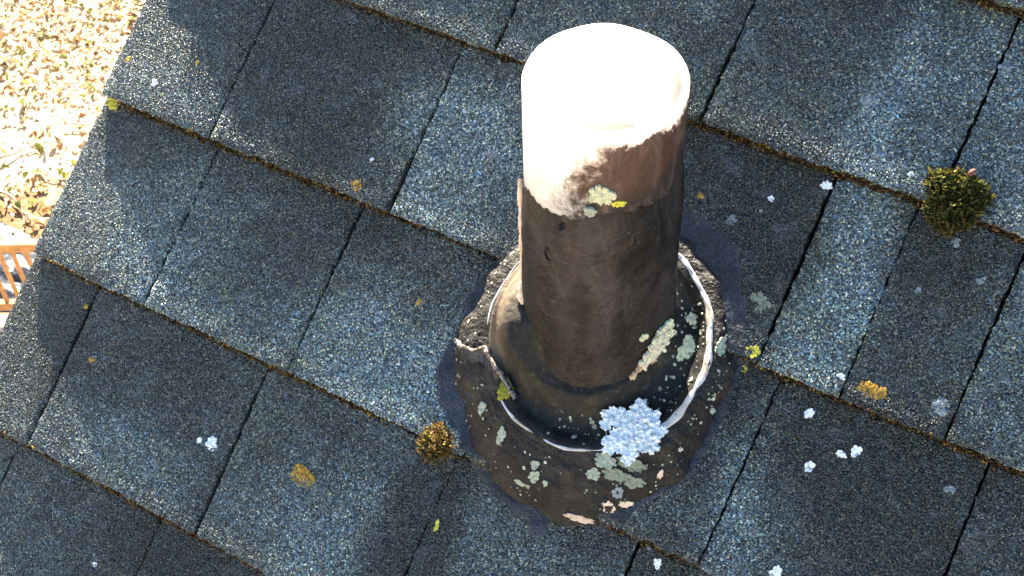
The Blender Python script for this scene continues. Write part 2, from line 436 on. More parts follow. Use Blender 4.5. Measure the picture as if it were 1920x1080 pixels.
# back slope
rid = RW([(U_L+9, V_RIDGE, -6), (U_R, V_RIDGE, -6)])
yb = rid[0][1]; zb = rid[0][2]; run = (V_RIDGE-V_EAVE)*.001*CP
bs = [rid[0], rid[1], (rid[1][0], yb+run, zb-run*math.tan(PITCH)), (rid[0][0], yb+run, zb-run*math.tan(PITCH))]
bs = [np.array(b) for b in bs]; bs += [b-np.array((0, 0, .03)) for b in bs]
make('back_slope', bs, [(0, 3, 2, 1), (4, 5, 6, 7), (0, 1, 5, 4), (1, 2, 6, 5), (2, 3, 7, 6), (3, 0, 4, 7)], M['shingle'], roof)['label'] = 'far slope of the roof behind the ridge'
# walls: a closed gabled prism standing on the ground
xl, xr = (U_L+320)*.001, (U_R-320)*.001
eve = RW([(0, V_EAVE+420, -26)])[0]; y0, z0 = eve[1], eve[2]
yr, zr_ = rid[0][1], rid[0][2]-.05
y1 = 2*yr-y0
prof = [(y0, GZ-.3), (y1, GZ-.3), (y1, z0), (yr, zr_), (y0, z0)]
vv = [(x, y, z) for x in (xl, xr) for y, z in prof]
make('wall', vv, [(0, 1, 2, 3, 4), (9, 8, 7, 6, 5), (0, 5, 6, 1), (1, 6, 7, 2), (3, 8, 9, 4), (4, 9, 5, 0), (2, 7, 8, 3)], M['siding'], house)
for zc in (-5.6, -2.9):
    for yc in (yr-1.4, yr+1.4):
        vv, ff = box((xl-.01, yc, zc), (.06, .95, 1.25)); w = make('window', vv, ff, M['drip'], house)
        vv, ff = box((xl-.045, yc, zc), (.02, .82, 1.1)); make('pane', vv, ff, M['glass'], w)

WEAR_SHADE = [(-92, -78, 75, 55, .30), (-83, -35, 60, 30, .10), (-284, -221, 70, 60, .10), (-75, -245, 75, 42, .46), (-30, -266, 60, 26, .28), (-63, -367, 80, 50, .20),
    (-112, -328, 50, 40, -.10), (183, -101, 40, 45, .05), (226, -60, 24, 75, .30), (222, -110, 24, 40, .22), (207, -205, 18, 60, .34), (225, -255, 25, 40, .30), (203, 60, 16, 90, .32),
    (240, 110, 40, 40, .20), (269, -32, 40, 40, -.22), (284, 51, 50, 50, .12), (280, -170, 60, 60, -.30), (331, -190, 50, 50, -.12), (4, -350, 30, 75, -.62), (161, -55, 35, 50, -.32), (182, -285, 25, 20, -.2),  # strongest dark spot paints the soft shadow at lower left of the collar
    (-242, -76, 60, 60, -.16), (-170, -110, 50, 35, -.22), (-243, -338, 60, 40, -.12), (-341, -341, 25, 55, -.28), (-240, -395, 70, 25, .20), (-277, -446, 60, 24, .10), (-302, -484, 60, 30, .10),
    (-171, -460, 70, 35, -.30), (-187, -225, 40, 50, -.04), (325, -71, 60, 50, .10), (47, -345, 35, 35, .18), (112, -330, 50, 20, .05), (-40, 30, 80, 40, .06), (259, -238, 60, 40, .0), (-366, -165, 40, 20, -.25),
    (0, -150, 30, 20, -.3), (-110, -160, 40, 16, -.25), (300, -150, 90, 14, -.2), (100, -10, 60, 20, -.25), (60, -60, 70, 60, -.10)]
def wear_shade(u, v):  # worn tones of the shingles, with a shadow streak painted in
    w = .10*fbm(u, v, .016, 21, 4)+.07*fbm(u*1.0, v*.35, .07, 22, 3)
    for a, b, c, d, k in WEAR_SHADE:
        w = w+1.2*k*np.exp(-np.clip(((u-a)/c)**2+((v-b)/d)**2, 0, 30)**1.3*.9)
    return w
def droop_for_sun(u):  # rake edge bent down so the strip takes more grazing sun
    s = np.clip((-334-u)/74, 0, 1.15); return 8.5*s**1.15
def shingle_z(u, v):
    """height of the exposed shingle surface, mm"""
    return T*(1-np.mod(v, Eh)/Eh)-droop_for_sun(np.asarray(u, float))
GU0 = -1e9
def tab_mesh(u0, u1, vb, seed, res=4.2, head=26, lift=(0, 0), gran=True):
    """one tab: butt at vb, side joints at u0, u1; a thick plate with ragged edges"""
    r = np.random.default_rng(seed)
    nu = max(4, int((u1-u0)/res)); nv = int((Eh+head)/res)
    a, b = np.meshgrid(np.linspace(0, 1, nu), np.linspace(0, 1, nv))
    wl, wr = r.uniform(.0, 1.0), r.uniform(.0, 1.0)
    jl = .45*r.standard_normal(nv)+1.0*np.sin(np.linspace(0, r.uniform(2, 5), nv)+r.uniform(0, 6))
    jr = .45*r.standard_normal(nv)+1.0*np.sin(np.linspace(0, r.uniform(2, 5), nv)+r.uniform(0, 6))
    jb = .55*r.standard_normal(nu)+.9*fbm(np.linspace(u0, u1, nu), 0*np.linspace(0, 1, nu), .035, seed % 13)
    U0 = u0+wl+jl; U1 = u1-wr+jr
    u = U0[:, None]*(1-a)+U1[:, None]*a
    v = vb+b*(Eh+head)+jb[None, :]*(1-b)
    s = v-vb
    z = T*(1-s/Eh)+lift[0]*(1-b)*(1-a)+lift[1]*(1-b)*a
    z = z+.38*fbm(u, v, .045, 3)*(1-np.clip(s/Eh, 0, 1))*1.0
    z = z-droop_for_sun(u)
    # edges of the plate round over slightly
    edge = np.minimum(np.minimum(a, 1-a)*nu, b*nv)
    z = z-.7*np.exp(-edge*1.6)
    th = 9.0
    top = np.stack([u.ravel(), v.ravel(), z.ravel()], 1)
    idx = np.arange(nu*nv).reshape(nv, nu)
    loop = np.r_[idx[0, :], idx[1:, -1], idx[-1, -2::-1], idx[-2:0:-1, 0]]
    low = top[loop].copy(); low[:, 2] = T*(1-(low[:, 1]-vb)/Eh)-th-droop_for_sun(low[:, 0])
    base = len(top)
    k = len(loop)
    sides = np.stack([loop, base+np.arange(k), base+(np.arange(k)+1) % k, np.roll(loop, -1)], 1)
    vv = np.r_[top, low]
    faces = np.r_[grid_faces(nu, nv), sides]
    uv = np.stack([wear_shade(vv[:, 0], vv[:, 1]), np.r_[s.ravel(), s.ravel()[loop]]/Eh], 1)
    # mineral granules bedded in the asphalt: small angular stones
    tris = []
    if gran:
        g = 1.55; a_, b_ = np.meshgrid(np.arange(u0-1, u1+1, g), np.arange(vb-1.2, vb+Eh-3, g*.866))
        a_ = a_+(np.arange(a_.shape[0]) % 2)[:, None]*g/2
        gu = a_.ravel()+r.normal(0, .32, a_.size); gv = b_.ravel()+r.normal(0, .32, a_.size)
        keep = (gu > GU0) & (r.uniform(0, 1, gu.size) < .97)
        gu, gv = gu[keep], gv[keep]
        fi = np.clip((gv-vb)/(Eh+head)*(nv-1), 0, nv-1.001); i0 = fi.astype(int); ft = fi-i0
        lft = U0[i0]*(1-ft)+U0[i0+1]*ft; rgt = U1[i0]*(1-ft)+U1[i0+1]*ft
        fa = (gu-lft)/(rgt-lft); bb = np.interp(gu, u[0], v[0])
        k2 = (fa > .5/(u1-u0)) & (fa < 1-.5/(u1-u0)) & (gv > bb-.3); gu, gv, fa, i0, ft = gu[k2], gv[k2], fa[k2], i0[k2], ft[k2]
        fj = np.clip(fa*(nu-1), 0, nu-1.001); j0 = fj.astype(int); fs = fj-j0
        gz = z[i0, j0]*(1-fs)*(1-ft)+z[i0, j0+1]*fs*(1-ft)+z[i0+1, j0]*(1-fs)*ft+z[i0+1, j0+1]*fs*ft
        n_ = len(gu); sz = r.uniform(.62, 1.08, n_); rel = 1-.30*np.clip((-290-gu)/25, 0, 1)
        q = np.array([(1, 0, 0), (0, 1, 0), (-1, 0, 0), (0, -1, 0), (0, 0, .46), (0, 0, -.6)], float)
        O = q[None]*(1+r.uniform(-.28, .28, (n_, 6, 1)))+r.normal(0, .13, (n_, 6, 3))
        an = r.uniform(0, 6.283, n_); ca, sa_ = np.cos(an), np.sin(an)
        X = O[:, :, 0]*ca[:, None]-O[:, :, 1]*sa_[:, None]; Y = O[:, :, 0]*sa_[:, None]+O[:, :, 1]*ca[:, None]
        tl = r.normal(0, .24, (n_, 2)); Z = O[:, :, 2]+X*tl[:, :1]+Y*tl[:, 1:]
        G = np.stack([gu[:, None]+X*sz[:, None], gv[:, None]+Y*sz[:, None], gz[:, None]+.15-.42*(sz[:, None]-.85)+Z*(sz*rel)[:, None]], 2).reshape(-1, 3)
        # sinking keeps the courses flush
        oc = np.array([(0, 1, 4), (1, 2, 4), (2, 3, 4), (3, 0, 4), (1, 0, 5), (2, 1, 5), (3, 2, 5), (0, 3, 5)])
        tris = ((np.arange(n_)*6)[:, None, None]+oc[None]).reshape(-1, 3)+len(vv)
        vv = np.r_[vv, G]
        uv = np.r_[uv, np.stack([np.repeat(wear_shade(gu, gv), 6), np.repeat((gv-vb)/Eh, 6)], 1)]
    return vv, faces, uv, tris
# joints measured in each course, with the tone of every tab (0 dark .. 1 pale)
LEFT = {-1: -402, 0: -401, 1: -396, 2: -397, 3: -402, 4: -405}
COURSES = {
    -1: ([-402, -250, -62, 110, 300, 470, 640], [.5, .4, .5, .45, .4, .5]),
    0: ([-401, -240, -83, 86, 260, 420, 560, 640], [.45, .5, .42, .50, .55, .5, .4]),
    1: ([-396, -284, -113, 52, 189, 248, 322, 470, 640], [.45, .40, .62, .22, .66, .30, .48, .4]),
    2: ([-397, -279, -139, 20, 206, 353, 500, 640], [.46, .52, .66, .24, .22, .34, .5]),
    3: ([-402, -331, -159, 12, 161, 330, 470, 640], [.30, .42, .62, .42, .36, .4, .5]),
    4: ([-405, -344, -195, -30, 140, 300, 460, 640], [.5, .36, .34, .5, .4, .5, .4]),
}
for k, (us, tones) in COURSES.items():
    us[0] -= 8
    for i in range(len(us)-1):
        vv, ff, uv, tr = tab_mesh(us[i]+.4, us[i+1]-.4, -Eh*k+random.uniform(-1.0, 1.0), 100+k*17+i, lift=(random.uniform(0, .5), random.uniform(0, .5)), gran=us[i] < 400)
        o = make('shingle', RW(vv), ff, M['shingle'], roof, smooth=True, uv=uv, tris=tr)
        o['tone'] = tones[i]
# everything further away on this slope: coarse tabs in one object
V, F, UV = [], [], []; off = 0; BK = []
for k in range(-17, 16):
    u = U_L; first = True
    vb = -Eh*k
    lo = 640. if -1 <= k <= 4 else U_L
    while lo < U_R:
        hi = min(lo+random.uniform(110, 190), U_R)
        s0, s1 = 0, Eh+26
        c = [(lo+1, vb), (hi-1, vb), (hi-1, vb+s1), (lo+1, vb+s1)]
        q = [(a, b, T*(1-(b-vb)/Eh)) for a, b in c]+[(a, b, T*(1-(b-vb)/Eh)-9.0) for a, b in c]
        V += q; UV += [(0, 0), (0, 0), (0, 1.18), (0, 1.18)]*2
        F += [tuple(off+j for j in f) for f in ((0, 1, 2, 3), (0, 4, 5, 1), (1, 5, 6, 2), (3, 7, 4, 0))]
        off += 8; lo = hi
    # backing strip
    q = [(-300, vb+1.5, T-9.45), (U_R, vb+1.5, T-9.45), (U_R, vb+Eh+1.4, -9.4), (-300, vb+Eh+1.4, -9.4)]
    BK.append(q)
BV_ = np.concatenate(BK); make('asphalt_backing', RW(BV_), np.arange(len(BV_)).reshape(-1, 4), M['asphalt'], roof)['label'] = 'black asphalt sheet showing in the joints'
o = make('shingle_field', RW(V), F, M['shingle'], roof, uv=UV)
o['tone'] = .45; o['kind'] = 'stuff'; o['label'] = 'rest of the shingle courses up to the ridge and down to the eave'

# ================================================================== THE VENT PIPE
PB = RW([(74, -167, 0)])[0]                    # where the pipe axis meets the roof
vent = empty('vent_pipe', PB, 'upright plumbing vent pipe, glowing white at its open top, brown coated below', 'vent pipe')
def tube(r0f, h0f, h1f, nth=160, nh=60):
    th = np.linspace(0, 2*np.pi, nth, endpoint=False)
    out = []
    for j in range(nh):
        t = j/(nh-1); h = h0f(th)*(1-t)+h1f(th)*t; r = r0f(th, h)
        out.append(np.stack([PB[0]+r*np.cos(th), PB[1]+r*np.sin(th), PB[2]+h], 1))
    return np.concatenate(out), grid_faces(nth, nh, True)
# white pipe with a real wall: outer face, rounded lip, inner face
prof = [(.050, .05), (.050, .10), (.050, .15), (.050, .18), (.050, .21), (.0499, .2375), (.0494, .2392), (.0483, .2400), (.0468, .2397), (.0460, .2385), (.0460, .21), (.0460, .18), (.0460, .168), (.044, .165), (.001, .165)]  # last points add a white inner floor that bounces sunlight into the mouth
th = np.linspace(0, 2*np.pi, 160, endpoint=False)
vv = []
for r, h in prof:
    lip = .0007*np.sin(3*th+1)+.0004*np.sin(7*th) if h > .22 else 0*th
    vv.append(np.stack([PB[0]+r*np.cos(th), PB[1]+r*np.sin(th), PB[2]+h+lip], 1))
o = make('white_pipe', np.concatenate(vv), grid_faces(160, len(prof), True), M['pvc'], vent, origin=PB, smooth=True)
# brown coating sleeve
def sl_top(th): return .165+.010*np.cos(th+.2)+.002*np.sin(5*th)+.0009*np.sin(11*th+1)+.0010*np.sin(23*th)*np.sin(3*th)+.0009*np.sin(47*th)
def sl_r(th, h):
    n1 = fbm(th*4, h*60, 1., 4)
    return .0502+(.0022+.0009*n1)*np.clip((sl_top(th)-h)/.03, 0, 1)**.8+.0045*np.exp(-np.maximum(h, 0)/.03)
def sl_top(th): return .165+.010*np.cos(th+.2)+.002*np.sin(5*th)+.0009*np.sin(11*th+1)+.0010*np.sin(23*th)*np.sin(3*th)+.0009*np.sin(47*th)
v1, f1 = tube(sl_r, lambda t: 0*t-.05, sl_top, 200, 90)
v2, f2 = tube(lambda t, h: .05012+0*t, sl_top, lambda t: sl_top(t)+.0003, 200, 2)
make('sleeve', np.r_[v1, v2], np.r_[f1, f2+len(v1)], M['sleeve'], vent, smooth=True)
tag(vent.children[-1], 'dark brown brushed-on coating round the lower pipe')
# blister and pit in the coating
def on_pipe(deg, h, r=.0528):
    a = math.radians(deg)
    nrm = np.array((math.cos(a), math.sin(a), 0)); tan = np.array((-math.sin(a), math.cos(a), 0))
    return PB+nrm*r+np.array((0, 0, h)), nrm, tan, np.array((0, 0, 1.))
def arc_bead(deg, h, R, w, a0, a1, mat, name):
    c, nrm, tan, up = on_pipe(deg, h)
    V = []; n = 26
    for i in range(n):
        a = a0+(a1-a0)*i/(n-1); ww = w*math.sin(math.pi*(i+.5)/n)
        d = tan*math.cos(a)+up*math.sin(a)*1.5
        for j in range(6):
            b = j/6*2*math.pi
            V.append(c+d*R+(d*math.cos(b)+nrm*math.sin(b))*ww)
    return make(name, V, grid_faces(6, n, True), mat, vent, smooth=True)
arc_bead(-102, .127, .0036, .0009, 1.5, 5.4, M['sleeve'], 'blister')
# pale bead added to imitate sun rim light along the pipe's left side
V = []; n_ = 90; r = np.random.default_rng(4)
for i in range(n_):
    t = i/(n_-1); h = .158-.135*t; dg = -147+2.5*math.sin(t*9)+1.2*math.sin(t*31)
    c, nrm, tan, up_ = on_pipe(dg, h, .0526); w_ = .0011*(.55+.7*abs(math.sin(t*17))+.5*r.uniform())*(1.0+1.1*(t > .72))
    for j in range(6):
        q_ = j/6*6.283; V.append(c+nrm*math.cos(q_)*w_*1.25+tan*math.sin(q_)*w_*1.3)
make('rim_light_bead', V, grid_faces(6, n_, True), M['flake'], vent)['label'] = 'pale ragged bead added as the sun rim on the left of the pipe'
arc_bead(-91, .158, .0013, .0011, 0, 6.2, M['asphalt'], 'pit')

# ================================================================== THE BOOT (flashing)
boot = empty('pipe_boot', RW([(80, -169, 0)])[0], 'round tar-covered roof flashing with a worn white rim around the base of the vent pipe', 'roof flashing')
nth, rs = 420, np.r_[np.linspace(30, 74, 34), np.linspace(75, 86, 14), np.linspace(88, 100, 40)]
th = np.linspace(-np.pi, np.pi, nth, endpoint=False)
V = []
for j, r in enumerate(rs):
    if r <= 86: rr = r+0*th
    else:
        t = (r-88)/12; rr = 86.5+(base_radius(th)-86.5)*t
    u, v = 80+rr*np.cos(th), -169+rr*np.sin(th)
    z = boot_height(u, v)
    lump = fbm(u, v, .10, 6, 4)*.9+fbm(u, v, .35, 7, 3)*.35
    z = z+lump*np.where(rr > 86, np.where(np.sin(th) > .1, .35, 1.3), np.where(rr > 75, .35, .8))
    V.append(np.stack([u, v, z], 1))
rr = base_radius(th)-1.5; V.append(np.stack([80+rr*np.cos(th), -169+rr*np.sin(th), 0*th-3], 1))
ci = 38
make('gully', RW(np.concatenate(V[:ci])), grid_faces(nth, ci, True), M['gully'], boot, smooth=True, origin=RW([(80, -169, 0)])[0])['label'] = 'dark gully and tan rubber cone inside the rim'
make('collar', RW(np.concatenate(V[ci-1:])), grid_faces(nth, len(rs)+2-ci, True), M['tar'], boot, smooth=True)
# worn white rim, bare in arcs
ARC = np.array([(-125, 0), (-121, 2.2), (-112, 3.4), (-103, 2.2), (-97, 0), (-93, 0), (-90, 2.6), (-80, 3.0), (-70, 2.2), (-66, .8), (-58, 1.2), (-48, 2.2), (-38, 5.6), (-24, 6.8), (-8, 5.6), (-5, 3.8), (-2, 5.8), (20, 6.6), (38, 5.4), (58, 4.6), (75, 4), (90, 3), (110, 0), (150, 0), (158, 1.4), (176, 2.3), (190, 2.3), (198, 0), (235, 0)], float)
def rim_w(deg): return np.interp((deg+125) % 360-125, ARC[:, 0], ARC[:, 1])
segs = [(-125, -96), (-92, 112), (154, 199)]
V, F = [], []
for a0, a1 in segs:
    m_ = int((a1-a0)*2.4); base = len(V)
    for i in range(m_+1):
        d = a0+(a1-a0)*i/m_; t = math.radians(d)
        w = max(.25, rim_w(d)*(1+.13*math.sin(d*.23)+.10*math.sin(d*.61+1))); rc = 80.3+.5*math.sin(d*.21)
        for j in range(7):
            x = -1+2*j/6; r = rc+x*w/2
            u, v = 80+r*math.cos(t), -169+r*math.sin(t)
            V.append((u, v, float(ring_z(-169+81*math.sin(t)))+.9+.7*math.sqrt(max(0, 1-x*x))+.15*math.sin(d*.6+j)-(2.2 if abs(x) > .99 else 0)-(3 if w < .5 else 0)))
        if i:
            for j in range(6):
                b = base+(i-1)*7+j; F.append((b, b+1, b+8, b+7))
make('rim', RW(V), F, M['rim'], boot, smooth=True)['label'] = 'white paint bared in arcs on the tarred rim'
# torn flap of membrane; sunlight on its ragged lip is painted as a pale bead
def strip(name, top, bot, mat, parent, nseg=60, nrow=14, bulge=3., th=1.6, rag=1.3, sd=3, lip=0.):
    top, bot = np.array(top, float), np.array(bot, float)
    t = np.linspace(0, 1, nseg)
    ta = np.stack([np.interp(t, np.linspace(0, 1, len(top)), top[:, i]) for i in range(3)], 1)
    ba = np.stack([np.interp(t, np.linspace(0, 1, len(bot)), bot[:, i]) for i in range(3)], 1)
    r = np.random.default_rng(sd)
    ta[:, 2] += rag*(fbm(t*40, t*0, 1., sd)+.5*r.standard_normal(nseg)); ta[:, 1] += rag*.7*fbm(t*55, t*0+3, 1., sd+1)
    if lip:
        Vl = []
        for i in range(nseg):
            rr_ = lip*(.75+.5*abs(math.sin(i*1.3))+.3*math.sin(i*.37))
            for j in range(6):
                q_ = j/6*6.283; Vl.append(ta[i]+np.array((.5*math.cos(q_)*rr_, math.cos(q_)*rr_, math.sin(q_)*rr_+.4)))
        make('lip_painted_lit', RW(Vl), grid_faces(6, nseg, True), M['lip'], parent)
    rows = []
    for j in range(nrow):
        s = j/(nrow-1); p = ba*(1-s)+ta*s; p[:, 2] += bulge*math.sin(math.pi*s); p += .3*fbm(t*30, t*0+s*6, 1, sd+2)[:, None]
        rows.append(p)
    A_ = np.concatenate(rows); d = np.array((.45, .8, -.5))*th
    rows2 = A_+d
    V = np.r_[A_, rows2]; N = len(A_)
    f = grid_faces(nseg, nrow); F = np.r_[f, f[:, ::-1]+N]
    idx = np.arange(N).reshape(nrow, nseg); loop = np.r_[idx[0, :], idx[1:, -1], idx[-1, -2::-1], idx[-2:0:-1, 0]]
    F = np.r_[F, np.stack([loop, np.roll(loop, -1), np.roll(loop, -1)+N, loop+N], 1)]
    return make(name, RW(V), F, mat, parent, smooth=False)
FT = [(-18.0, -211.0, 20), (-8.0, -213.0, 27), (2.0, -212.0, 31), (10.0, -207.0, 34), (18.0, -212.0, 35), (27.0, -218.0, 34), (35.0, -223.0, 33), (40.0, -228.0, 31), (45.0, -231.0, 29)]
FB = [(-12.0, -233.0, 8), (-3.0, -240.0, 14), (8.0, -246.0, 18), (18.0, -249.0, 20), (26.0, -250.0, 21), (32.0, -250.0, 20), (39.0, -248.0, 18), (45.0, -245.0, 15), (49.0, -241.0, 13)]
o = strip('torn_flap', FT, FB, M['smear'], boot, th=2.2, lip=1.25, bulge=-4., rag=1.8); o['label'] = 'torn upstanding flap of membrane left of the pipe'
# tar smeared flat over the shingles
SM = np.array([(-9, -131), (-22, -152), (-31, -178), (-27, -197), (-27, -214), (-30, -241), (-17, -263), (7, -275), (28, -295), (59, -308), (81, -313), (90, -321), (96, -318), (96, -307), (123, -296), (147, -283), (157, -264), (178, -231), (183, -201), (180, -166), (181, -150), (188, -132), (174, -114), (158, -92), (146, -68), (123, -62), (100, -58), (60, -55), (20, -90)], float)
sa = np.arctan2(SM[:, 1]+169, SM[:, 0]-80); sr = np.hypot(SM[:, 1]+169, SM[:, 0]-80); so = np.argsort(sa)
sa, sr = sa[so], sr[so]; sa = np.r_[sa-2*np.pi, sa, sa+2*np.pi]; sr = np.r_[sr]*1.; sr = np.r_[sr, sr, sr]
rows = []
for j in range(16):
    t = j/15; R_ = np.interp(th, sa, sr)+1.8*fbm(th*14, th*0, 1, 9)+1.2*np.sin(th*41)
    rr = (base_radius(th)-8)*(1-t)+R_*t; rr = np.maximum(rr, base_radius(th)-8)
    u, v = 80+rr*np.cos(th), -169+rr*np.sin(th)
    zz = sum(shingle_z(u, v+q) for q in (-3, -1, 1, 3))/4
    rows.append(np.stack([u, v, zz+(1.2+.4*fbm(u, v, .3, 5))*(1-t**6)-.6*t**6], 1))
o = make('tar_smear', RW(np.concatenate(rows)), grid_faces(nth, 16, True), M['smear'], boot, smooth=True)
o['label'] = 'blue-black tar brushed flat over the shingles around the collar'

# ================================================================== LICHEN, MOSS
def frame_roof(u, v, z=None):
    if z is None: z = shingle_z(u, v)
    o = RW([(u, v, z)])[0]; return o, np.array((1., 0, 0)), np.array((0, CP, SP)), np.array((0, -SP, CP))
def frame_boot(u, v):
    z = float(boot_height(np.array(u, float), np.array(v, float)))
    gx_ = float(boot_height(np.array(u+1.), np.array(v+0.))-boot_height(np.array(u-1.), np.array(v+0.)))/2
    gy_ = float(boot_height(np.array(u+0.), np.array(v+1.))-boot_height(np.array(u+0.), np.array(v-1.)))/2
    n_ = np.array((-gx_, -gy_, 1.)); n_ /= np.linalg.norm(n_)
    a = np.array((1., 0, 0)); a = a-n_*a.dot(n_); a /= np.linalg.norm(a); b = np.cross(n_, a)
    q = lambda d: RW([d])[0]*1000
    return RW([(u, v, z)])[0], q(a), q(b), q(n_)
def frame_pipe(deg, h, r):
    c, nrm, tan, up = on_pipe(deg, h, r); return c, tan, up, nrm
def lobes(fr, w, h, n, size, thick, sd, ruff=.25, curl=0., star=.28, pts=None):
    """a rosette of many small thin lobes, ragged outline"""
    o, a, b, c = fr; r = np.random.default_rng(sd); V, F = [], []
    if pts: n = len(pts)
    for i in range(n):
        ang = r.uniform(0, 6.283); rad = math.sqrt(r.uniform(0, 1))
        rad *= 1-star*(.5+.5*math.sin(ang*5+sd+1.5*math.sin(ang*2)))
        cx, cy = rad*math.cos(ang)*w*.5, rad*math.sin(ang)*h*.5
        s = size*r.uniform(.55, 1.35)*(1 if rad < .8 else .75)
        k = 11; base = len(V); z0 = thick*r.uniform(.3, 1.)*(1-.5*rad)+.15
        if pts: cx, cy, s, z0 = pts[i]; ang = math.atan2(cy, cx)
        tx, ty = r.uniform(-curl, curl, 2); tx += curl*math.cos(ang)*.7; ty += curl*math.sin(ang)*.7
        V.append((cx, cy, z0+thick*.25))
        for ring, (rf, zf) in enumerate(((.55, .2), (1., -.05), (.8, -.6))):
            for j in range(k):
                q = j/k*6.283; rr = s*rf*(1+ruff*r.uniform(-1, 1)*(rf > .6))
                x, y = rr*math.cos(q), rr*math.sin(q)
                z = z0+thick*zf+(x*tx+y*ty)*(ring < 2)
                V.append((cx+x, cy+y, max(z, -.3)))
        for j in range(k):
            j2 = (j+1) % k; F.append((base, base+1+j, base+1+j2))
            for g in (0, 1):
                p = base+1+g*k; F.append((p+j, p+k+j, p+k+j2, p+j2))
    V = np.array(V)*.001
    W_ = o+V[:, :1]*a+V[:, 1:2]*b+V[:, 2:]*c
    return W_, F
def crust(fr, w, h, thick, sd, nl=6):
    """one continuous lobed crust: scalloped outline, puckered top, edge lifted and turned under"""
    o, a, b, c = fr; r = np.random.default_rng(sd*31+1); nth_ = int(np.clip((w+h)*3.2, 40, 150)); nr = int(np.clip((w+h)*.5, 7, 22))
    t = np.linspace(0, 2*np.pi, nth_, endpoint=False); p = r.uniform(0, 6.283, 8)
    lob = np.abs(np.sin(t*nl*.5+p[0]+.6*np.sin(t*2+p[1])))**.6; small = np.abs(np.sin(t*nl*1.7+p[2]+.8*np.sin(t*3+p[3])))**.7
    R = .5*(.52+.34*lob+.14*small)*(1+.10*np.sin(t*2+p[4])+.07*np.sin(t*3+p[5]))
    V = []
    for i in range(nr):
        s = (i/(nr-1))**.8; x = R*w*s*np.cos(t); y = R*h*s*np.sin(t)
        z = thick*(.5+.75*fbm(x, y, .62, sd % 17, 5)+.22*s*s*lob+.10*np.sin(t*nl*2.3+s*5+p[6])*s*s)*(1-.12*s)
        V.append(np.stack([x+.12*thick*np.sin(y*2+sd), y+.12*thick*np.sin(x*2.3+sd), np.maximum(z, .12)+.2], 1))
    V.append(np.stack([R*w*.96*np.cos(t), R*h*.96*np.sin(t), 0*t-.5], 1))
    V = np.concatenate(V)*.001
    return o+V[:, :1]*a+V[:, 1:2]*b+V[:, 2:]*c, grid_faces(nth_, nr+1, True)
_sd = [50]
def lichen(label, fr, w, h, mat, n=None, solid=True, size=None, thick=.7, curl=.0, group=None, name='lichen_patch', cat='lichen', ruff=.3):
    _sd[0] += 1
    if size is None: size = max(.8, min(w, h)*.22)
    if n is None: n = int(max(4, min(90, 2.2*w*h/(size*size*3.1))))
    if solid: vv, ff = crust(fr, w*1.12, h*1.12, thick, _sd[0], 5 if w < 8 else 7)
    else: vv, ff = lobes(fr, w-size, h-size, n, size, thick, _sd[0], ruff, curl)
    o = make(name, vv, ff, M[mat], origin=fr[0], smooth=True)
    return tag(o, label, cat, group)
RF, BF, PF = frame_roof, frame_boot, frame_pipe
